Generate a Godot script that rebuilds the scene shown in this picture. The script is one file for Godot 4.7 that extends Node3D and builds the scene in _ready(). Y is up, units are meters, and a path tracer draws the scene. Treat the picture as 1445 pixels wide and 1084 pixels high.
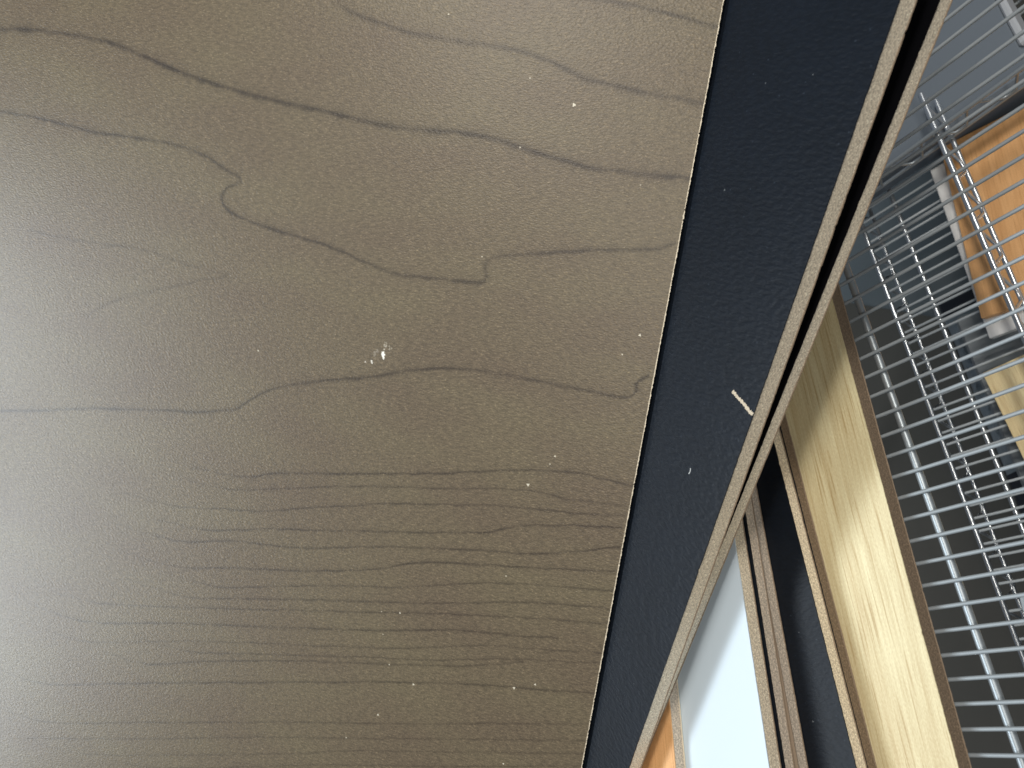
extends Node3D
# A close-up of laminate sample boards piled on a wire shelf: a brown wood-grain board leans on a
# black one, more samples lie fanned out below, and the wires look down on a second shelf. y is up, metres.

var M := {}
var rng := RandomNumberGenerator.new()

func _ready():
	rng.seed = 71
	# ---------- camera, surroundings, exposure
	var cam := Camera3D.new()
	cam.name = "camera"
	add_child(cam)
	cam.fov = 54.6
	cam.near = 0.01
	cam.far = 60.0
	cam.basis = Basis(Vector3(0.15366, -0.85586, -0.49386), Vector3(-0.92510, 0.05104, -0.37628), Vector3(0.34724, 0.51469, -0.78391)).orthonormalized()
	cam.position = Vector3(0, 1.34273, 0)
	cam.current = true
	var lens := CameraAttributesPhysical.new()
	lens.frustum_focal_length = 23.25
	lens.frustum_focus_distance = 0.50
	lens.exposure_aperture = 9.0
	cam.attributes = lens
	var env := Environment.new()
	env.background_mode = Environment.BG_COLOR
	env.background_color = Color(0.42, 0.45, 0.49)
	env.background_energy_multiplier = 1.0
	env.tonemap_mode = Environment.TONE_MAPPER_LINEAR
	env.tonemap_exposure = 0.9
	env.sdfgi_enabled = true
	env.ssao_enabled = true
	env.ssil_enabled = true
	var we := WorldEnvironment.new()
	we.name = "surroundings"
	we.environment = env
	add_child(we)
	# ---------- the lamps of the hall
	ceiling_lamp(Vector3(-0.30, 3.0, -0.85), Vector2(0.32, 0.32), 2.3, "white ceiling lamp almost straight above the sample boards")
	ceiling_lamp(Vector3(0.22, 3.0, 1.44), Vector2(1.9, 0.32), 5.0, "long white ceiling lamp above and behind the leaning brown board", -0.616, Color(0.93, 0.97, 1.0))
	ceiling_lamp(Vector3(1.2, 3.0, -1.35), Vector2(0.6, 0.3), 3.2, "white ceiling lamp beyond the right end of the pile")
	ceiling_lamp(Vector3(-1.3, 3.0, -1.4), Vector2(0.6, 0.3), 4.0, "white ceiling lamp beyond the left end of the pile")
	make_materials()
	setting()
	shelves()
	pile()
	lower_things()

# ---------------------------------------------------------------- helpers
func tag(o: Node3D, label: String, category := "", group := "", kind := ""):
	o.set_meta("label", label)
	if category: o.set_meta("category", category)
	if group: o.set_meta("group", group)
	if kind: o.set_meta("kind", kind)

func base(called: String, t := Transform3D.IDENTITY) -> Node3D:
	var o := Node3D.new()
	o.name = called
	o.transform = t
	add_child(o, true)
	return o

func put(called: String, mesh: Mesh, mat: Material, parent: Node = self) -> MeshInstance3D:
	var o := MeshInstance3D.new()
	o.name = called
	o.mesh = mesh
	o.material_override = mat
	parent.add_child(o, true)
	return o

func quad(st: SurfaceTool, a: Vector3, b: Vector3, c: Vector3, d: Vector3, ua: Vector2, ub: Vector2, uc: Vector2, ud: Vector2):
	for k in [[a, ua], [b, ub], [c, uc], [a, ua], [c, uc], [d, ud]]:
		st.set_uv(k[1])
		st.add_vertex(k[0])

func flat_done(st: SurfaceTool) -> ArrayMesh:
	st.generate_normals()
	st.generate_tangents()
	return st.commit()

func begin(smooth := false) -> SurfaceTool:
	var st := SurfaceTool.new()
	st.begin(Mesh.PRIMITIVE_TRIANGLES)
	st.set_smooth_group(0 if smooth else -1)
	return st

func box_mesh(lo: Vector3, hi: Vector3, bevel := 0.0008) -> ArrayMesh:
	# a box with chamfered edges; UV in metres
	var st := begin()
	var c := (lo + hi) / 2.0
	var h := (hi - lo) / 2.0
	var b: float = minf(bevel, minf(h.x, minf(h.y, h.z)) * 0.8)
	for ax in 3:
		for s in [-1.0, 1.0]:
			var u := (ax + 1) % 3
			var v := (ax + 2) % 3
			var p: Array[Vector3] = []
			for k in [[-1, -1], [1, -1], [1, 1], [-1, 1]]:
				var q := Vector3.ZERO
				q[ax] = s * h[ax]
				q[u] = k[0] * (h[u] - b)
				q[v] = k[1] * (h[v] - b)
				p.append(c + q)
			if s > 0: p.reverse()
			var uvs: Array[Vector2] = []
			for q in p: uvs.append(Vector2(q.z, q.y) if ax == 0 else (Vector2(q.x, q.z) if ax == 1 else Vector2(q.x, q.y)))
			quad(st, p[0], p[1], p[2], p[3], uvs[0], uvs[1], uvs[2], uvs[3])
	# chamfers along the twelve edges, corners
	for ax in 3:
		var u := (ax + 1) % 3
		var v := (ax + 2) % 3
		for su in [-1.0, 1.0]:
			for sv in [-1.0, 1.0]:
				var p: Array[Vector3] = []
				for k in [[-1.0, 0], [1.0, 0], [1.0, 1], [-1.0, 1]]:
					var q := Vector3.ZERO
					q[ax] = k[0] * (h[ax] - b)
					q[u] = su * (h[u] - (b if k[1] == 0 else 0.0))
					q[v] = sv * (h[v] - (0.0 if k[1] == 0 else b))
					p.append(c + q)
				if su * sv < 0: p.reverse()
				quad(st, p[0], p[1], p[2], p[3], Vector2(p[0].x, p[0].z), Vector2(p[1].x, p[1].z), Vector2(p[2].x, p[2].z), Vector2(p[3].x, p[3].z))
	for sx in [-1.0, 1.0]:
		for sy in [-1.0, 1.0]:
			for sz in [-1.0, 1.0]:
				var q := [Vector3(sx * h.x, sy * (h.y - b), sz * (h.z - b)), Vector3(sx * (h.x - b), sy * h.y, sz * (h.z - b)), Vector3(sx * (h.x - b), sy * (h.y - b), sz * h.z)]
				if sx * sy * sz > 0: q.reverse()
				for k in q:
					st.set_uv(Vector2(k.x, k.z))
					st.add_vertex(c + k)
	return flat_done(st)

func tube(st: SurfaceTool, pts: Array, r: float, sides := 10):
	# a round bar through the points, closed at both ends
	var rings := []
	for i in pts.size():
		var d: Vector3 = (pts[mini(i + 1, pts.size() - 1)] - pts[maxi(i - 1, 0)]).normalized()
		var s := d.cross(Vector3.UP if absf(d.y) < 0.9 else Vector3.RIGHT).normalized()
		var t := d.cross(s)
		var ring := []
		for k in sides:
			var a := TAU * k / sides
			ring.append(pts[i] + (s * cos(a) + t * sin(a)) * r)
		rings.append(ring)
	st.set_smooth_group(0)
	for i in pts.size() - 1:
		for k in sides:
			var k2 := (k + 1) % sides
			quad(st, rings[i][k], rings[i][k2], rings[i + 1][k2], rings[i + 1][k], Vector2.ZERO, Vector2.RIGHT, Vector2.ONE, Vector2.DOWN)
	st.set_smooth_group(-1)
	for e in [0, pts.size() - 1]:
		for k in sides:
			var q := [rings[e][k], rings[e][(k + 1) % sides], pts[e]]
			if e == 0: q.reverse()
			for v in q:
				st.set_uv(Vector2.ZERO)
				st.add_vertex(v)

func rod(a: Vector3, b: Vector3, r: float, sides := 12) -> ArrayMesh:
	var st := begin()
	tube(st, [a, b], r, sides)
	return flat_done(st)

func zigzag(a: Vector3, b: Vector3, drop: float, pitch: float, r: float) -> ArrayMesh:
	# the snake wire of a shelf truss: from the upper rod down to the lower rod and back, bends rounded
	var st := begin()
	var n := int(a.distance_to(b) / pitch * 8.0)
	var pts := []
	for i in n + 1:
		var p := a.lerp(b, float(i) / n)
		var w := clampf(sin(TAU * i / 8.0) * 1.35, -1.0, 1.0)
		pts.append(p + Vector3.DOWN * drop * (0.5 - 0.5 * w))
	tube(st, pts, r, 8)
	return flat_done(st)

# ---------------------------------------------------------------- lamps
func ceiling_lamp(at: Vector3, size: Vector2, energy: float, label: String, turn := 0.0, tint := Color(1.0, 0.975, 0.94)):
	var o := base("ceiling_lamp", Transform3D(Basis(Vector3.UP, turn), at))
	tag(o, label, "lamp", "ceiling lamps over the shelves")
	var white := StandardMaterial3D.new()
	white.albedo_color = Color(0.85, 0.85, 0.85)
	white.roughness = 0.5
	put("housing", box_mesh(Vector3(-size.x / 2 - 0.03, 0.012, -size.y / 2 - 0.03), Vector3(size.x / 2 + 0.03, 0.09, size.y / 2 + 0.03), 0.006), white, o)
	var glow := StandardMaterial3D.new()
	glow.albedo_color = Color(0.9, 0.9, 0.9)
	glow.emission_enabled = true
	glow.emission = tint
	glow.emission_energy_multiplier = 1.0
	put("diffuser", box_mesh(Vector3(-size.x / 2, 0.0, -size.y / 2), Vector3(size.x / 2, 0.011, size.y / 2), 0.002), glow, o)
	var l := AreaLight3D.new()
	l.name = "lamp_light"
	l.area_size = size
	l.light_energy = energy
	l.light_color = tint
	l.shadow_enabled = true
	o.add_child(l, true)
	l.position = Vector3(0, -0.01, 0)
	l.rotation.x = -PI / 2
	l.set("area_range", 8.0)
	l.set("area_attenuation", 2.0)

# ---------------------------------------------------------------- textures
func noise_bytes(w: int, h: int, freq: float, seed_: int, sx := 1.0, sy := 1.0, octaves := 3) -> PackedByteArray:
	# noise stretched sx times along the columns and sy times along the rows
	var n := FastNoiseLite.new()
	n.seed = seed_
	n.frequency = freq
	n.noise_type = FastNoiseLite.TYPE_SIMPLEX_SMOOTH
	n.fractal_type = FastNoiseLite.FRACTAL_FBM if octaves > 1 else FastNoiseLite.FRACTAL_NONE
	n.fractal_octaves = octaves
	var im := n.get_image(maxi(4, int(w / sx)), maxi(4, int(h / sy)))
	im.convert(Image.FORMAT_L8)
	im.resize(w, h, Image.INTERPOLATE_CUBIC)
	return im.get_data()

func texture(bytes: PackedByteArray, w: int, h: int, format: int) -> ImageTexture:
	return ImageTexture.create_from_image(Image.create_from_data(w, h, false, format, bytes))

# a mask of print: 2048 x 1536, x along the board's visible edge, y away from it
const GW := 2048
const GH := 1536
const GS := 2.6947   # texels per millimetre
const GX := 260.0    # the edge coordinate of the first column, mm

func vein(m: PackedByteArray, mm: Array, width: float, dark: float) -> PackedByteArray:
	# one dark growth line of the print through the given points (x, z in mm), soft on one side
	var pts := []
	for i in mm.size() / 2: pts.append(Vector2((mm[2 * i] + GX) * GS, mm[2 * i + 1] * GS))
	var wob := FastNoiseLite.new()
	wob.seed = int(mm[0] * 7.0) + 900
	wob.frequency = 0.02
	var run := 0.0
	var rise := 1.0   # millimetre-long lines that begin inside the sheet fade in
	if mm[1] < 500.0:
		pts.push_front(pts[0] + Vector2(rng.randf_range(-3.0, 3.0), 70.0 * GS))
		rise = 260.0
	for i in pts.size() - 1:
		var p0: Vector2 = pts[maxi(i - 1, 0)]
		var p1: Vector2 = pts[i]
		var p2: Vector2 = pts[i + 1]
		var p3: Vector2 = pts[mini(i + 2, pts.size() - 1)]
		var steps := int(p1.distance_to(p2) * 1.4) + 2
		for k in steps:
			var p := p1.cubic_interpolate(p2, p0, p3, float(k) / steps)
			run += p1.distance_to(p2) / steps
			var w := wob.get_noise_1d(run)
			var fine := wob.get_noise_1d(run * 9.0 + 500.0)
			var d := p2 - p1
			var along := absf(d.y) >= absf(d.x) * 0.8
			p += (Vector2(w * 2.5 + fine * 0.5, 0) if along else Vector2(0, w * 2.5 + fine * 0.5))
			var amp := dark * clampf(0.78 + 0.7 * wob.get_noise_1d(run * 0.5 + 99.0) + 0.35 * fine, 0.4, 1.15) * minf(1.0, (run + 1.0) / rise)
			var core := width * (1.1 + 0.6 * w)
			var reach := int(width * 7.0)
			var x0 := int(p.x)
			var y0 := int(p.y)
			for q in range(-reach, reach + 1):
				var x := x0 + q if along else x0
				var y := y0 if along else y0 + q
				if x < 0 or y < 0 or x >= GW or y >= GH: continue
				var a := absf(q)
				var v := exp(-a * a / (core * core * 1.6)) + (0.5 if q < 0 else 0.2) * exp(-a / (core * 2.6))
				var at := y * GW + x
				m[at] = maxi(m[at], mini(255, int(v * amp * 190.0)))
	return m

func brown_textures() -> Array:
	var m := PackedByteArray()
	m.resize(GW * GH)
	m = veins(m)
	var low := noise_bytes(GW, GH, 0.006, 3, 1.0, 2.5, 3)
	var fib := noise_bytes(GW, GH, 0.2, 4, 1.0, 4.0, 3)
	var grit := noise_bytes(GW, GH, 0.35, 5, 1.0, 1.6, 2)
	var pores := noise_bytes(GW, GH, 0.33, 6, 1.0, 2.6, 2)
	var out := PackedByteArray()
	out.resize(GW * GH * 3)
	var bump := PackedByteArray()
	bump.resize(GW * GH)
	var j := 0
	for i in GW * GH:
		var f := 1.0 + (low[i] - 128) * 0.00025 + (fib[i] - 128) * 0.0013 + (grit[i] - 128) * 0.0011
		var p := pores[i]
		if p > 170: f += (p - 170) * 0.0065  # sheen glints on the pore relief, painted in as lighter flecks
		var dk := m[i] * 0.0018
		f *= 1.0 - dk * (0.8 + fib[i] * 0.0016)
		out[j] = clampi(int(103.0 * f + m[i] * 0.008), 0, 255)
		out[j + 1] = clampi(int(91.0 * f + (low[i] - 128) * 0.012), 0, 255)
		out[j + 2] = clampi(int(71.5 * f), 0, 255)
		j += 3
		bump[i] = clampi(int(p * 0.65 + grit[i] * 0.4 - 8), 0, 255)
	# specks of dust and the white scuff, as wear on the print
	var specks := [-169.7, 80.6, 1.3, 87.2, 71.9, 1.2, -30.6, 13.2, 1.0, 265.8, 136.9, 1.0, 243.9, 58.6, 1.1, 236.2, 43.4, 0.9, -139.7, 112.4, 0.7, -16.0, 22.4, 0.6, 62.6, 56.1, 0.8, 68.9, 58.7, 0.6, -65.3, 128.4, 0.6, 30.9, 295.9, 0.7]
	specks += [210.4, 155.2, 0.8, 158.8, 77.5, 0.6, 300.9, 162.8, 0.9, 329.7, 187.5, 0.7, 307.9, 57.4, 0.8, -218.5, 174.0, 0.6, -183.5, 112.3, 0.6, 213.5, 170.3, 0.5, 255.4, 158.6, 0.6, 231.7, 166.9, 0.5, -125.4, 29.6, 0.5]
	for i in specks.size() / 3: blot(out, GW, GH, (specks[3 * i] + GX) * GS, specks[3 * i + 1] * GS, specks[3 * i + 2] * 2.0, Color(0.93, 0.9, 0.82), 0.95, i)
	# the scuff: a bright chip with a smeared ring and two flecks
	var c := Vector2((14.9 + GX) * GS, 192.7 * GS)
	for k in 7: blot(out, GW, GH, c.x - 3.0 + k * 1.9, c.y - 0.4 * k + 1.6, 2.6 + 0.9 * sin(k * 0.9), Color(0.97, 0.97, 0.93), 1.0, 40 + k)
	for k in 34:   # a smeared rub mark beside the chip
		var a := rng.randf_range(0.2, 4.4)
		var far := rng.randf_range(3.0, 10.5)
		blot(out, GW, GH, c.x + 2.0 + cos(a) * far, c.y + 14.0 + sin(a) * far * 0.9, rng.randf_range(0.8, 1.9), Color(0.70, 0.67, 0.62), rng.randf_range(0.12, 0.45), 60 + k)
	for k in 16: blot(out, GW, GH, c.x - 24.0 + rng.randf() * 16.0, c.y - 16.0 + rng.randf() * 18.0, 1.4, Color(0.8, 0.78, 0.72), 0.55, 90 + k)
	blot(out, GW, GH, c.x + 18.0, c.y + 24.0, 2.0, Color(0.95, 0.94, 0.9), 0.95, 120)
	blot(out, GW, GH, c.x + 21.5, c.y + 22.5, 1.8, Color(0.95, 0.94, 0.9), 0.95, 121)
	blot(out, GW, GH, c.x + 22.0, c.y + 37.0, 1.7, Color(0.9, 0.88, 0.84), 0.8, 122)
	return [texture(out, GW, GH, Image.FORMAT_RGB8), texture(bump, GW, GH, Image.FORMAT_L8)]

func blot(b: PackedByteArray, w: int, h: int, x: float, y: float, r: float, c: Color, share: float, n: int):
	# a small ragged spot
	var reach := int(r * 1.6) + 1
	for dy in range(-reach, reach + 1):
		for dx in range(-reach, reach + 1):
			var px := int(x) + dx
			var py := int(y) + dy
			if px < 0 or py < 0 or px >= w or py >= h: continue
			var d := Vector2(px - x, py - y)
			var rr := r * (1.0 + 0.35 * sin(d.angle() * 3.0 + n * 2.1))
			var s := clampf((rr - d.length()) / 1.2 + 0.5, 0.0, 1.0) * share
			var at := (py * w + px) * 3
			b[at] = int(lerpf(b[at], c.r8, s))
			b[at + 1] = int(lerpf(b[at + 1], c.g8, s))
			b[at + 2] = int(lerpf(b[at + 2], c.b8, s))

func black_textures() -> Array:
	# the black laminate: nearly even colour, a leathery relief, a chipped scratch, dust
	var w := 2048
	var h := 640
	var s := 3.5    # texels per mm; first column at -290 mm, first row at -5 mm
	var lea := noise_bytes(w, h, 0.085, 21, 1.0, 2.2, 3)
	var low := noise_bytes(w, h, 0.004, 22)
	var out := PackedByteArray()
	out.resize(w * h * 3)
	for i in w * h:
		var f := 1.0 + (lea[i] - 128) * 0.0009 + (low[i] - 128) * 0.0005
		out[3 * i] = clampi(int(16.0 * f), 0, 255)
		out[3 * i + 1] = clampi(int(22.0 * f), 0, 255)
		out[3 * i + 2] = clampi(int(30.0 * f), 0, 255)
	var marks := [-138.5, 74.9, 0.9, -200.0, 68.6, 0.6, -206.1, 36.9, 0.6, -115.1, 100.6, 0.5, 185.6, 19.2, 0.5]
	for i in marks.size() / 3: blot(out, w, h, (marks[3 * i] + 290.0) * s, (marks[3 * i + 1] + 5.0) * s, marks[3 * i + 2] * 2.2, Color(0.62, 0.62, 0.6), 0.6, i)
	for k in 9:   # a tiny curved hair
		var a := -0.9 + k * 0.22
		blot(out, w, h, (29.0 + 290.0) * s + sin(a) * 8.0, (32.5 + 5.0) * s - cos(a) * 5.0, 1.2, Color(0.85, 0.85, 0.83), 0.9, k)
	for k in 110:  # faint rub marks
		blot(out, w, h, rng.randf() * w, rng.randf() * h, 0.9 + rng.randf() * 0.8, Color(0.36, 0.4, 0.45), 0.35, k)
	return [texture(out, w, h, Image.FORMAT_RGB8), texture(lea, w, h, Image.FORMAT_L8)]

func fibre_textures(r: float, g: float, b: float, seed_: int) -> Array:
	# raw fibreboard: short tangled fibres, with slanting saw marks
	var w := 1024
	var n1 := noise_bytes(w, w, 0.05, seed_, 1.0, 1.0, 4)
	var n2 := noise_bytes(w, w, 0.18, seed_ + 1, 1.6, 1.0, 3)
	var out := PackedByteArray()
	out.resize(w * w * 3)
	var bump := PackedByteArray()
	bump.resize(w * w)
	var i := 0
	for y in w:
		for x in w:
			var saw := sin((x + y * 1.4) * 0.11 + n1[i] * 0.045)
			var f := 1.0 + (n1[i] - 128) * 0.0016 + (n2[i] - 128) * 0.0007 + saw * (0.045 + (n1[i] - 100) * 0.0006)
			if n2[i] > 205: f -= (n2[i] - 205) * 0.002
			out[3 * i] = clampi(int(r * f), 0, 255)
			out[3 * i + 1] = clampi(int(g * f), 0, 255)
			out[3 * i + 2] = clampi(int(b * f), 0, 255)
			bump[i] = clampi(int(n1[i] * 0.35 + n2[i] * 0.35 + saw * 18.0 + 10.0), 0, 255)
			i += 1
	return [texture(out, w, w, Image.FORMAT_RGB8), texture(bump, w, w, Image.FORMAT_L8)]

func oak_textures(r: float, g: float, b: float, seed_: int, contrast: float) -> Array:
	# straight-grained wood print: grain along the columns' x
	var w := 1024
	var band := noise_bytes(w, w, 0.012, seed_, 7.0, 1.0, 3)
	var fine := noise_bytes(w, w, 0.07, seed_ + 1, 9.0, 1.0, 3)
	var pore := noise_bytes(w, w, 0.09, seed_ + 2, 14.0, 1.0, 2)
	var grit := noise_bytes(w, w, 0.3, seed_ + 3, 1.5, 1.0, 2)
	var out := PackedByteArray()
	out.resize(w * w * 3)
	for i in w * w:
		var f := 1.0 + contrast * ((band[i] - 128) * 0.0011 + (fine[i] - 128) * 0.0007) + (grit[i] - 128) * 0.0006
		if pore[i] > 165: f -= contrast * (pore[i] - 165) * 0.0042
		var warm := 1.0 - (1.0 - f) * 0.5
		out[3 * i] = clampi(int(r * (0.45 * f + 0.55 * warm)), 0, 255)
		out[3 * i + 1] = clampi(int(g * f), 0, 255)
		out[3 * i + 2] = clampi(int(b * (f - (1.0 - f) * 0.35)), 0, 255)
	return [texture(out, w, w, Image.FORMAT_RGB8), texture(fine, w, w, Image.FORMAT_L8)]

func veins(m: PackedByteArray) -> PackedByteArray:
	m = vein(m, [-182.3, 550.5, -184.3, 522.5, -183.1, 481.5, -179.9, 441.7, -173.0, 412.5, -165.3, 383.7, -159.0, 352.5, -155.2, 328.2, -151.1, 292.6, -148.1, 258.2, -145.1, 230.2, -143.1, 202.9, -143.4, 181.8, -144.2, 156.1, -142.6, 128.1, -136.4, 97.2, -134.2, 80.5, -131.6, 63.5, -131.8, 42.6, -132.0, 22.2, -132.6, -4.4], 3.2, .95)
	m = vein(m, [-119.9, 549.5, -119.8, 527.9, -116.1, 478.9, -113.5, 451.7, -113.4, 412.1, -112.2, 380.0, -107.2, 354.6, -99.1, 335.5, -93.6, 321.6, -89.3, 326.7, -84.7, 334.9, -76.1, 337.3, -69.7, 330.0, -64.5, 314.3, -61.8, 295.9, -58.1, 265.9, -54.8, 242.4, -47.9, 213.2, -43.7, 190.5, -44.5, 168.8, -45.8, 147.6, -47.2, 128.9, -51.5, 123.3, -59.0, 125.5, -64.2, 123.1, -67.4, 114.4, -72.8, 90.2, -76.5, 71.1, -80.2, 52.5, -84.6, 25.1, -87.4, 11.8, -92.1, 1.3], 2.4, .8)
	m = vein(m, [-225.3, 266.5, -219.6, 255.0, -214.4, 243.6, -209.0, 221.7, -205.0, 202.3, -203.6, 184.6, -202.0, 163.1, -200.7, 139.2, -199.2, 124.4, -196.8, 110.1, -190.7, 89.7, -185.2, 72.5, -182.8, 51.5, -180.5, 33.6, -179.3, 15.3, -177.8, -0.2], 3.0, .75)
	m = vein(m, [-234.5, 96.8, -232.8, 82.8, -232.1, 60.1, -229.6, 42.0, -226.6, 24.1, -223.4, 6.4, -221.9, -2.3], 2.4, .8)
	m = vein(m, [-29.7, 518.5, -28.2, 475.6, -29.2, 440.9, -30.1, 407.2, -26.8, 380.6, -23.6, 354.6, -21.6, 327.9, -12.8, 353.8, -2.2, 385.6, 9.8, 418.4, 22.8, 445.3, 34.7, 457.5], 2.0, .35)
	m = vein(m, [132.6, 561.0, 120.1, 499.6, 109.4, 455.7, 101.4, 413.3, 94.3, 372.5, 90.1, 346.1, 81.3, 314.2, 73.1, 302.1, 60.6, 284.4, 50.4, 260.8, 40.4, 226.1, 32.9, 198.0, 24.6, 176.4, 19.0, 155.0, 14.5, 128.6, 12.7, 97.3, 12.9, 66.6, 13.0, 41.7, 13.1, 22.2, 12.4, 13.6, 7.7, 9.7, 0.9, 9.5, -5.3, 2.6], 2.2, .8)
	m = vein(m, [135.3, 309.6, 123.0, 266.0, 112.6, 218.0, 102.2, 172.3, 94.6, 139.3, 85.8, 107.7, 80.1, 87.2, 73.7, 56.9, 70.8, 37.1, 71.5, 22.0, 71.9, -0.2], 1.5, .8)
	m = vein(m, [147.3, 315.2, 135.5, 264.8, 122.6, 216.9, 112.4, 171.0, 103.3, 127.0, 93.5, 85.1, 91.1, 59.3, 91.0, 38.8, 86.4, 2.1], 1.4, .65)
	m = vein(m, [173.3, 360.3, 165.5, 320.3, 158.5, 281.7, 148.7, 250.9, 138.3, 215.2, 125.0, 169.4, 115.5, 125.4, 108.4, 93.6, 102.9, 57.4, 98.7, 27.4, 93.3, 0.9], 1.3, .65)
	m = vein(m, [187.8, 338.8, 171.6, 274.1, 162.0, 230.9, 152.2, 189.6, 141.9, 144.3, 131.1, 101.1, 124.5, 85.8, 118.0, 70.8, 110.5, 40.7, 102.4, 1.8], 1.4, .75)
	m = vein(m, [202.8, 358.3, 189.8, 305.1, 183.2, 260.2, 176.4, 229.4, 163.1, 182.4, 154.0, 142.7, 144.4, 99.2, 139.0, 67.6, 130.1, 37.5, 116.2, 0.4], 1.4, .7)
	m = vein(m, [225.8, 356.7, 212.8, 303.1, 202.7, 258.3, 190.2, 209.4, 179.1, 174.5, 171.2, 157.8, 163.6, 135.7, 155.2, 97.6, 146.9, 55.7, 134.7, 0.2], 1.4, .75)
	m = vein(m, [233.6, 321.6, 216.4, 256.9, 202.4, 208.0, 190.8, 161.2, 176.3, 117.0, 166.5, 85.0, 159.6, 53.8, 149.4, 0.6], 1.2, .6)
	m = vein(m, [250.5, 348.0, 237.4, 294.3, 219.2, 224.9, 206.0, 171.2, 197.5, 137.0, 184.7, 93.4, 175.3, 62.0, 169.7, 36.3, 163.1, -0.7], 1.3, .6)
	m = vein(m, [281.7, 440.7, 262.0, 354.2, 244.8, 287.0, 231.6, 236.2, 217.4, 181.9, 205.4, 135.9, 194.6, 92.0, 187.2, 60.2, 180.5, 29.3, 174.3, -1.6], 1.2, .6)
	m = vein(m, [302.0, 447.5, 278.8, 360.1, 262.9, 298.9, 251.6, 253.5, 241.9, 216.1, 232.6, 180.1, 222.4, 145.4, 212.6, 112.0, 205.3, 79.3, 202.9, 63.2, 195.4, 32.2], 1.5, .7)
	m = vein(m, [321.1, 446.6, 293.0, 352.1, 274.1, 284.5, 258.2, 220.7, 240.3, 155.0, 225.6, 110.2, 215.3, 77.8, 206.1, 35.8, 197.0, -1.9], 1.1, .5)
	m = vein(m, [299.3, 344.5, 282.2, 277.0, 266.7, 219.8, 255.0, 177.4, 246.2, 142.4, 238.1, 114.2, 225.4, 76.3, 216.9, 44.8, 205.7, -0.9], 1.1, .5)
	m = vein(m, [324.2, 386.3, 305.6, 330.0, 280.6, 250.7, 263.5, 188.8, 253.8, 153.4, 241.0, 108.0, 229.9, 75.7, 221.2, 55.0], 1.3, .6)
	m = vein(m, [377.6, 491.9, 353.1, 414.6, 320.8, 314.8, 289.4, 217.4, 268.6, 151.5, 252.5, 95.0, 244.5, 62.4, 237.4, 30.8, 229.1, -2.2], 1.4, .65)
	m = vein(m, [416.1, 490.7, 381.5, 382.9, 350.9, 291.5, 324.9, 213.7, 303.9, 147.1, 288.6, 101.5, 273.5, 58.0, 254.3, -2.8], 1.3, .5)
	m = vein(m, [439.3, 506.6, 397.5, 381.9, 360.2, 276.9, 332.4, 193.6, 308.8, 122.4, 290.4, 66.8, 268.0, -2.0], 1.2, .45)
	m = vein(m, [437.4, 457.6, 400.9, 344.6, 363.9, 242.6, 339.5, 180.1, 319.6, 120.9, 300.9, 65.2, 278.4, -2.6], 1.1, .4)
	m = vein(m, [424.9, 380.3, 363.0, 209.6, 322.3, 91.0, 288.3, -3.2], 1.1, .4)
	return m

func mat(tex: Array, rough: float, bump := 0.0, scale := Vector3.ONE, offset := Vector3.ZERO) -> StandardMaterial3D:
	var m := StandardMaterial3D.new()
	m.albedo_texture = tex[0]
	m.roughness = rough
	if bump > 0.0:
		m.heightmap_enabled = true
		m.heightmap_texture = tex[1]
		m.heightmap_scale = bump
	m.uv1_scale = scale
	m.uv1_offset = offset
	return m

func plain(c: Color, rough: float, metal := 0.0) -> StandardMaterial3D:
	var m := StandardMaterial3D.new()
	m.albedo_color = c
	m.roughness = rough
	m.metallic = metal
	return m

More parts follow.
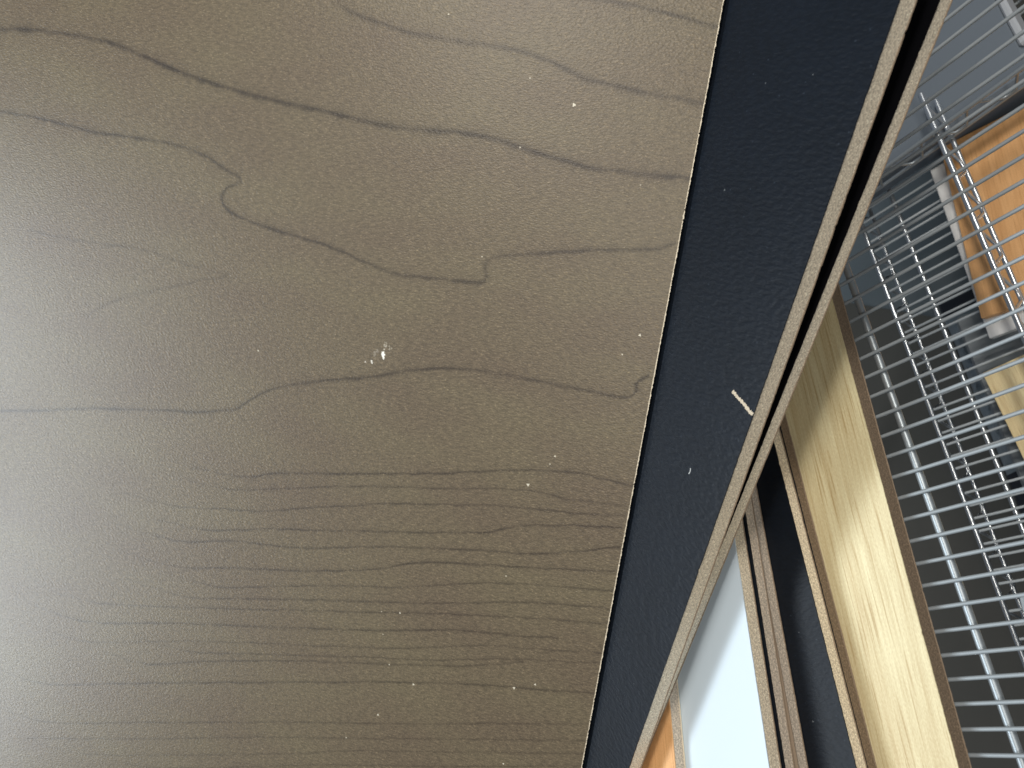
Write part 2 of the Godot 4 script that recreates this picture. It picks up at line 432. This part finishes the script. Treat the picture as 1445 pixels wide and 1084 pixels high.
func make_materials():
	var t := brown_textures()
	M.brown = mat(t, 0.42, 0.028, Vector3(1000.0 * GS / GW, 1000.0 * GS / GH, 1), Vector3(GX * GS / GW, 0, 0))
	t = black_textures()
	M.black_face = mat(t, 0.42, 0.022, Vector3(3500.0 / 2048.0, 3500.0 / 640.0, 1), Vector3(290.0 * 3.5 / 2048.0, 5.0 * 3.5 / 640.0, 0))
	M.black = mat(t, 0.45, 0.012, Vector3(2.0, 6.0, 1), Vector3(0.13, 0.3, 0))
	var f := fibre_textures(220, 206, 182, 31)
	M.core = mat(f, 0.9, 0.035, Vector3(11, 11, 1))
	M.scratch = mat(f, 0.95, 0.06, Vector3(40, 40, 1))
	f = fibre_textures(124, 106, 86, 35)
	M.dark_core = mat(f, 0.9, 0.05, Vector3(11, 11, 1))
	f = fibre_textures(202, 187, 167, 38)
	M.grey_core = mat(f, 0.9, 0.035, Vector3(11, 11, 1))
	M.oak = mat(oak_textures(212, 198, 156, 41, 0.7), 0.5, 0.015, Vector3(2.0, 5.0, 1), Vector3(0.45, 0, 0))
	M.tan = mat(oak_textures(240, 219, 170, 47, 0.5), 0.5, 0.01, Vector3(4, 8, 1))
	M.orange = mat(oak_textures(226, 174, 118, 53, 0.4), 0.5, 0.01, Vector3(3, 6, 1))
	M.white = plain(Color(0.80, 0.855, 0.89), 0.38)
	M.bright_white = plain(Color(0.93, 0.935, 0.93), 0.45)
	M.black_face.metallic_specular = 0.34
	M.black.metallic_specular = 0.32
	M.kraft = plain(Color(0.93, 0.88, 0.78), 0.85)
	M.backer = plain(Color(0.58, 0.51, 0.43), 0.85)
	M.gap_shade = plain(Color(0.04, 0.04, 0.05), 0.95)  # deep shade of the board gap, painted as a near-black matte face
	M.gap_shade.metallic_specular = 0.1
	M.paper = plain(Color(0.28, 0.23, 0.18), 0.85)
	M.wire = plain(Color(0.60, 0.63, 0.645), 0.6, 0.3)
	M.chrome = plain(Color(0.80, 0.82, 0.835), 0.28, 0.9)
	M.far_wire = plain(Color(0.80, 0.83, 0.84), 0.6, 0.2)
	M.rail = plain(Color(0.62, 0.65, 0.665), 0.42, 0.6)
	M.grey_board = plain(Color(0.56, 0.585, 0.60), 0.6)
	M.grey_plastic = plain(Color(0.42, 0.455, 0.49), 0.45)
	M.pale_plastic = plain(Color(0.68, 0.70, 0.72), 0.4)
	M.dark_plastic = plain(Color(0.10, 0.12, 0.16), 0.4)
	M.dark_brown = plain(Color(0.24, 0.19, 0.15), 0.7)
	M.card = plain(Color(0.35, 0.38, 0.39), 0.8)
	M.floor = plain(Color(0.27, 0.26, 0.235), 0.8)
	M.film = plain(Color(0.60, 0.64, 0.66), 0.3)

# ---------------------------------------------------------------- setting
func setting():
	var fl := put("floor", box_mesh(Vector3(-6, -0.2, -6), Vector3(6, 0, 6), 0.001), M.floor)
	tag(fl, "dark floor far below the wire shelves", "", "", "structure")

# ---------------------------------------------------------------- boards
func frame_of(a: Vector3, b: Vector3, up := Vector3.UP) -> Transform3D:
	# at the middle of a board's visible lower edge: x along that edge from a to b, y up, z into the board
	var x := (b - a).normalized()
	var y := (up - x * up.dot(x)).normalized()
	return Transform3D(Basis(x, y, x.cross(y)), (a + b) / 2.0)

func sheet(x0: float, x1: float, y0: float, y1: float, depth: float, jag: float, seed_: int, step := 0.0015) -> ArrayMesh:
	# a thin laminate whose sawn edge (z = 0) is slightly ragged
	var n := FastNoiseLite.new()
	n.seed = seed_
	n.frequency = 0.9
	var st := begin()
	var k := maxi(2, int((x1 - x0) / step))
	var px := x0
	var pz := 0.0
	for i in k + 1:
		var x := lerpf(x0, x1, float(i) / k)
		var v := n.get_noise_1d(i * 0.8) + 0.6 * n.get_noise_1d(i * 0.13 + 70.0)
		var z := v * jag
		if v > 0.62: z += jag * 2.2 * (v - 0.62) / 0.4
		if i > 0:
			quad(st, Vector3(px, y1, pz), Vector3(x, y1, z), Vector3(x, y1, depth), Vector3(px, y1, depth), Vector2(px, pz), Vector2(x, z), Vector2(x, depth), Vector2(px, depth))
			quad(st, Vector3(px, y0, pz), Vector3(x, y0, z), Vector3(x, y1, z), Vector3(px, y1, pz), Vector2(px, y0), Vector2(x, y0), Vector2(x, y1), Vector2(px, y1))
			quad(st, Vector3(px, y0, depth), Vector3(x, y0, depth), Vector3(x, y0, z), Vector3(px, y0, pz), Vector2(px, depth), Vector2(x, depth), Vector2(x, z), Vector2(px, pz))
		px = x
		pz = z
	for e in [[x0, 1], [x1, -1]]:
		var p := [Vector3(e[0], y0, 0), Vector3(e[0], y1, 0), Vector3(e[0], y1, depth), Vector3(e[0], y0, depth)]
		if e[1] < 0: p.reverse()
		quad(st, p[0], p[1], p[2], p[3], Vector2.ZERO, Vector2.ZERO, Vector2.ZERO, Vector2.ZERO)
	quad(st, Vector3(x1, y0, depth), Vector3(x0, y0, depth), Vector3(x0, y1, depth), Vector3(x1, y1, depth), Vector2.ZERO, Vector2.ZERO, Vector2.ZERO, Vector2.ZERO)
	return flat_done(st)

func core_mesh(x0: float, x1: float, y0: float, y1: float, depth: float, rough: float, seed_: int) -> ArrayMesh:
	# the fibreboard between the laminates: a slightly uneven sawn face, then plain sides
	var n := FastNoiseLite.new()
	n.seed = seed_
	n.frequency = 0.5
	var st := begin()
	var nx := maxi(2, int((x1 - x0) / 0.0016))
	var ny := 6
	var at := func(i: int, j: int) -> Vector3:
		var x := lerpf(x0, x1, float(i) / nx)
		var y := lerpf(y0, y1, float(j) / ny)
		var v := n.get_noise_2d(i * 1.1 + j * 0.9, j * 1.3) + 0.7 * n.get_noise_2d(i * 0.12, j * 0.3 + 40.0)
		return Vector3(x, y, 0.0003 + (v + 0.4) * rough)
	st.set_smooth_group(0)
	for i in nx:
		for j in ny:
			var a: Vector3 = at.call(i, j)
			var b: Vector3 = at.call(i + 1, j)
			var c: Vector3 = at.call(i + 1, j + 1)
			var d: Vector3 = at.call(i, j + 1)
			quad(st, a, b, c, d, Vector2(a.x, a.y), Vector2(b.x, b.y), Vector2(c.x, c.y), Vector2(d.x, d.y))
	st.set_smooth_group(-1)
	var z := 0.0012
	var p := [Vector3(x0, y0, z), Vector3(x1, y0, z), Vector3(x1, y0, depth), Vector3(x0, y0, depth), Vector3(x0, y1, z), Vector3(x1, y1, z), Vector3(x1, y1, depth), Vector3(x0, y1, depth)]
	for q in [[3, 2, 1, 0], [4, 5, 6, 7], [0, 4, 7, 3], [1, 2, 6, 5], [2, 3, 7, 6]]:
		quad(st, p[q[0]], p[q[1]], p[q[2]], p[q[3]], Vector2(p[q[0]].x, p[q[0]].z), Vector2(p[q[1]].x, p[q[1]].z), Vector2(p[q[2]].x, p[q[2]].z), Vector2(p[q[3]].x, p[q[3]].z))
	return flat_done(st)

func board(called: String, label: String, t: Transform3D, x0: float, x1: float, thick: float, depth: float, face: Material, core: Material, seed_: int, back: Material = null, skin := 0.0007, jag := 0.00022) -> Node3D:
	var o := base(called, t)
	tag(o, label, "board", "laminate sample boards")
	put("core", core_mesh(x0, x1, skin, thick - skin, depth - 0.0004, 0.00022, seed_), core, o)
	put("laminate_face", sheet(x0, x1, thick - skin + 0.00003, thick, depth, jag, seed_ + 1), face, o)
	put("laminate_back", sheet(x0, x1, 0.0, skin - 0.00003, depth, jag, seed_ + 2), back if back else M.backer, o)
	return o

func pile():
	# from the wires upwards
	board("oak_board", "pale oak-grain board with dark raw edge lying on the shelf wires", frame_of(Vector3(-0.17601, 0.9025, 0.25879), Vector3(0.09267, 0.9025, 0.27670)), -0.22, 0.26, 0.0124, 0.26, M.oak, M.dark_core, 100)
	board("brown_core_board", "thin board with shaded brown edge between oak-grain and black boards", frame_of(Vector3(-0.09239, 0.9153, 0.31920), Vector3(0.09148, 0.9153, 0.32714)), -0.16, 0.24, 0.0088, 0.22, M.black, M.dark_core, 110)
	board("black_board", "black board with pale raw edge, lowest black one, next to oak-grain board", frame_of(Vector3(-0.09254, 0.9245, 0.31947), Vector3(0.08968, 0.9245, 0.32684)), -0.16, 0.24, 0.0098, 0.22, M.black, M.core, 120)
	board("grey_core_board", "board showing only its raw fibre edge, resting on the lowest black board", frame_of(Vector3(-0.08580, 0.9347, 0.34201), Vector3(0.08859, 0.9347, 0.36138)), -0.14, 0.22, 0.0090, 0.2, M.backer, M.grey_core, 130)
	board("dark_faced_board", "board with a thin dark face line along its raw edge, under the white board", frame_of(Vector3(-0.07913, 0.9442, 0.34014), Vector3(0.08679, 0.9442, 0.36339)), -0.14, 0.22, 0.0090, 0.2, M.black, M.grey_core, 140)
	board("white_board", "glossy white board with raw fibre edge in the fanned pile", frame_of(Vector3(-0.06600, 0.9540, 0.34393), Vector3(0.08493, 0.9540, 0.36498)), -0.15, 0.22, 0.0108, 0.2, M.white, M.core, 150)
	board("orange_wood_board", "orange wood-grain board corner lying on top of the white board", frame_of(Vector3(0.02644, 0.9653, 0.42792), Vector3(0.08464, 0.9653, 0.43932)), -0.10, 0.16, 0.0096, 0.16, M.orange, M.grey_core, 160, M.kraft)
	board("lower_black_board", "board with pale raw edge under the big black board, beside the dark gap", frame_of(Vector3(-0.26947, 0.97700, 0.10905), Vector3(0.08324, 0.97700, 0.47310)), -0.27, 0.36, 0.0098, 0.2, M.gap_shade, M.core, 170)  # its face carries the painted shade of the gap
	var t := frame_of(Vector3(-0.26655, 0.99920, 0.11526), Vector3(0.08092, 0.98720, 0.45991))
	var blk := board("big_black_board", "big black leather-textured board with a chipped scratch, under the brown board", t, -0.26, 0.36, 0.0125, 0.2, M.black_face, M.core, 180)
	# the chip scratched through the black surface, and crumbs on its rim
	var st := begin()
	var a := Vector3(-0.0304, 0.01256, 0.0198)
	var b := Vector3(-0.0240, 0.01256, 0.0004)
	var side := (b - a).cross(Vector3.UP).normalized()
	var n := 34
	var row := []
	for i in n + 1:
		var p := a.lerp(b, float(i) / n)
		var half := 0.0011 * (1.0 + 0.18 * sin(i * 1.7)) * (0.85 if i in [9, 10, 18, 27] else 1.0)
		row.append([p + side * (half + rng.randf_range(-0.0005, 0.0004)), p - side * (half + rng.randf_range(-0.0005, 0.0004))])
	for i in n:
		quad(st, row[i][0], row[i + 1][0], row[i + 1][1], row[i][1], Vector2(row[i][0].x, row[i][0].z), Vector2(row[i + 1][0].x, row[i + 1][0].z), Vector2(row[i + 1][1].x, row[i + 1][1].z), Vector2(row[i][1].x, row[i][1].z))
	put("scratch", flat_done(st), M.scratch, blk)
	# the leaning brown board; its sawn edge rests on the big black board
	var bt := Transform3D(Basis(Vector3(0.81040, -0.02422, 0.58537), Vector3(0.42574, 0.71074, -0.56000), Vector3(-0.40249, 0.70304, 0.58630)).orthonormalized(), Vector3(-0.15673, 1.00929, 0.34011))
	bt.origin -= bt.basis.y * 0.0044
	var o := base("brown_board", bt)
	tag(o, "large brown wood-grain laminate board with white scuff, leaning on the big black board", "board", "laminate sample boards")
	put("core", core_mesh(-0.29, 0.6, 0.0006, 0.0034, 0.64, 0.0001, 200), M.core, o)
	put("laminate_back", sheet(-0.29, 0.6, 0.0, 0.00055, 0.64, 0.0001, 203), M.paper, o)
	put("chipped_edge", sheet(-0.29, 0.6, 0.00343, 0.00432, 0.03, 0.00045, 202, 0.0009), M.kraft, o)
	put("laminate_face", sheet(-0.29, 0.6, 0.00435, 0.0046, 0.64, 0.00022, 201, 0.0009), M.brown, o)
	o.get_node("laminate_face").position.z = 0.0007

# ---------------------------------------------------------------- shelves
func truss(o: Node3D, a: Vector3, b: Vector3, drop: float, r: float, pitch: float, zr: float, m: Material):
	put("rail", rod(a, b, r, 16), m, o)
	put("rail", rod(a + Vector3.DOWN * drop, b + Vector3.DOWN * drop, r * 0.9, 16), m, o)
	put("snake_wire", zigzag(a + Vector3.DOWN * r, b + Vector3.DOWN * r, drop - 2.0 * r, pitch, zr), m, o)

func shelves():
	# upper shelf: wires along z, 13 mm apart, on chrome rods along x
	var o := base("wire_shelf", Transform3D(Basis.IDENTITY, Vector3(0, 0.9, 0)))
	tag(o, "upper chrome wire shelf of close parallel wires under the boards", "wire shelf")
	var w := rod(Vector3(0, 0, -0.62), Vector3(0, 0, 0.62), 0.0012, 10)
	for k in range(-34, 22):
		var m := put("wire", w, M.wire, o)
		m.position = Vector3(0.0603 + 0.01305 * k, rng.randf_range(-0.0002, 0.0002), rng.randf_range(-0.002, 0.002))
		m.rotation.y = rng.randf_range(-0.0008, 0.0008)
	for z in [0.2521, 0.52, -0.5]:
		put("rail", rod(Vector3(-0.42, -0.00375, z), Vector3(0.38, -0.00375, z), 0.0024, 16), M.rail, o)
	# lower shelf
	var yb := 0.5458
	var l := base("wire_shelf", Transform3D(Basis.IDENTITY, Vector3(0, yb, 0)))
	tag(l, "lower chrome wire shelf with trussed front edge, seen through the upper wires", "wire shelf")
	w = rod(Vector3(0, 0, -0.5), Vector3(0, 0, 0.411), 0.00135, 8)
	for k in range(-60, 26):
		put("wire", w, M.far_wire, l).position = Vector3(0.0665 + 0.01305 * k, 0, 0)
	truss(l, Vector3(-0.75, 0, 0.4145), Vector3(0.42, 0, 0.4145), 0.030, 0.0024, 0.040, 0.0013, M.chrome)
	put("rail", rod(Vector3(-0.75, -0.0037, 0.373), Vector3(0.42, -0.0037, 0.373), 0.0026, 14), M.chrome, l)
	put("rail", rod(Vector3(-0.75, -0.0037, -0.1), Vector3(0.42, -0.0037, -0.1), 0.0024, 12), M.chrome, l)
	# a loose divider frame standing between the shelves
	var d := base("shelf_divider", Transform3D(Basis.IDENTITY, Vector3(0, 0.6427, 0)))
	tag(d, "chrome trussed divider frame standing on the lower shelf beside the orange board", "divider")
	truss(d, Vector3(-0.452, 0, 0.2655), Vector3(0.1, 0, 0.2690), 0.026, 0.0027, 0.046, 0.0017, M.chrome)
	truss(d, Vector3(-0.400, 0.0055, 0.38), Vector3(-0.414, 0.0055, 0.05), 0.026, 0.0021, 0.046, 0.0014, M.rail)
	for q in [Vector3(0.05, 0, 0.2687), Vector3(-0.414, 0.0055, 0.05)]: put("foot", rod(Vector3(q.x, -0.0955, q.z), q, 0.0025), M.chrome, d)
	# a post of the shelf that the brown board leans back against, beyond the edge of the picture
	var p := base("shelf_post", Transform3D(Basis.IDENTITY, Vector3(-0.165, 0, 0.915)))
	tag(p, "chrome shelf post behind the leaning brown board", "post")
	put("pole", rod(Vector3(0, 0.03, 0), Vector3(0, 1.8, 0), 0.0127, 24), M.chrome, p)
	put("foot", rod(Vector3(0, 0, 0), Vector3(0, 0.03, 0), 0.018, 20), M.dark_plastic, p)

# ---------------------------------------------------------------- things on and below the lower shelf
func slab(called: String, label: String, category: String, at: Vector3, turn: float, lo: Vector3, hi: Vector3, m: Material, bevel := 0.0006) -> MeshInstance3D:
	var o := put(called, box_mesh(lo, hi, bevel), m)
	o.position = at
	o.rotation.y = turn
	if category: tag(o, label, category)
	return o

func lower_things():
	var top := 0.5472   # on the wires of the lower shelf
	slab("white_sample_board", "white board lying under the orange-brown board on the lower shelf", "board", Vector3(-0.22653, top, 0.32984), -0.05, Vector3(-0.1965, 0, -0.2), Vector3(0, 0.008, 0), M.bright_white)
	slab("orange_sample_board", "orange-brown wood-grain board on the lower shelf, seen through the wires", "board", Vector3(-0.24609, top + 0.0082, 0.32603), -0.1435, Vector3(-0.19, 0, -0.25), Vector3(0, 0.0085, 0), M.orange)
	slab("tan_sample_board", "light tan wood-grain board on the lower shelf near the right margin", "board", Vector3(-0.19613, top, 0.34738), 0.058, Vector3(0, 0, -0.2), Vector3(0.25, 0.010, 0), M.tan)
	slab("small_white_board", "small white board corner on the lower shelf below the tan one", "board", Vector3(0.0127, top, 0.3928), -0.1, Vector3(0, 0, -0.12), Vector3(0.05, 0.008, 0), M.white)
	# grey storage box under the lower shelf
	var g := base("storage_box", Transform3D(Basis.IDENTITY, Vector3(-0.274, 0, 0.3725)))
	tag(g, "grey storage box under the lower shelf beneath the tan board", "box")
	put("lid", box_mesh(Vector3(0, 0.49, -0.3), Vector3(0.46, 0.5158, 0), 0.004), M.grey_board, g)
	put("body", box_mesh(Vector3(0.012, 0.0, -0.288), Vector3(0.448, 0.49, -0.012), 0.006), M.grey_plastic, g)
	# flat grey tote on the lower shelf
	var t := base("plastic_tote", Transform3D(Basis.IDENTITY, Vector3(-0.42, top, 0.185)))
	tag(t, "grey plastic tote with pale strap behind the upper wires", "tote")
	put("body", box_mesh(Vector3(-0.41, 0.0, 0.01), Vector3(-0.012, 0.05, 0.30), 0.006), M.grey_plastic, t)
	put("lid", box_mesh(Vector3(-0.42, 0.05, 0.0), Vector3(0, 0.063, 0.31), 0.005), M.grey_plastic, t)
	put("strap", box_mesh(Vector3(-0.43, 0.045, -0.004), Vector3(-0.03, 0.0655, 0.003), 0.002), M.pale_plastic, t)
	slab("brown_box", "dark brown box on the lower shelf behind the pale strap of the tote", "box", Vector3(-0.46, top, 0.172), 0.02, Vector3(-0.4, 0, -0.25), Vector3(0, 0.035, 0), M.dark_brown, 0.002)
	slab("carton", "grey carton on the floor under the shelves", "carton", Vector3(-0.447, 0, 0.6117), 0.943, Vector3(-0.3, 0, -0.34), Vector3(0.3, 0.3, 0), M.card, 0.003)
	# dark crate with a crumpled grey film on it
	var c := base("crate", Transform3D(Basis.IDENTITY, Vector3(-0.36, 0, 0.455)))
	tag(c, "dark crate on the floor under the trussed shelf edge", "crate")
	put("body", box_mesh(Vector3(0.005, 0, -0.075), Vector3(0.395, 0.34, -0.005), 0.004), M.dark_plastic, c)
	put("rim", box_mesh(Vector3(0, 0.34, -0.079), Vector3(0.40, 0.36, 0), 0.004), M.dark_plastic, c)
	var f := put("plastic_film", film(0.21, 0.07, 0.03), M.film)
	f.position = Vector3(-0.33, 0.3605, 0.381)
	tag(f, "crumpled grey plastic film lying on the dark crate", "plastic film")

func film(w: float, d: float, h: float) -> ArrayMesh:
	# a crumpled sheet: sharp folds, closed below
	var n := FastNoiseLite.new()
	n.seed = 77
	n.fractal_type = FastNoiseLite.FRACTAL_RIDGED
	n.fractal_octaves = 3
	n.frequency = 0.035
	var st := begin()
	var nx := 60
	var nz := 24
	var at := func(i: int, j: int) -> Vector3:
		var u := float(i) / nx
		var v := float(j) / nz
		var rim := clampf(minf(minf(u, 1.0 - u) * 9.0, minf(v, 1.0 - v) * 4.0), 0.0, 1.0)
		return Vector3(u * w + 0.002 * sin(j * 0.3), h * rim * (0.4 + 0.55 * (n.get_noise_2d(i, j) + 0.6)), v * d + 0.003 * n.get_noise_1d(i * 0.5))
	for i in nx:
		for j in nz:
			quad(st, at.call(i, j), at.call(i + 1, j), at.call(i + 1, j + 1), at.call(i, j + 1), Vector2(i, j) / 60.0, Vector2(i + 1, j) / 60.0, Vector2(i + 1, j + 1) / 60.0, Vector2(i, j + 1) / 60.0)
	return flat_done(st)
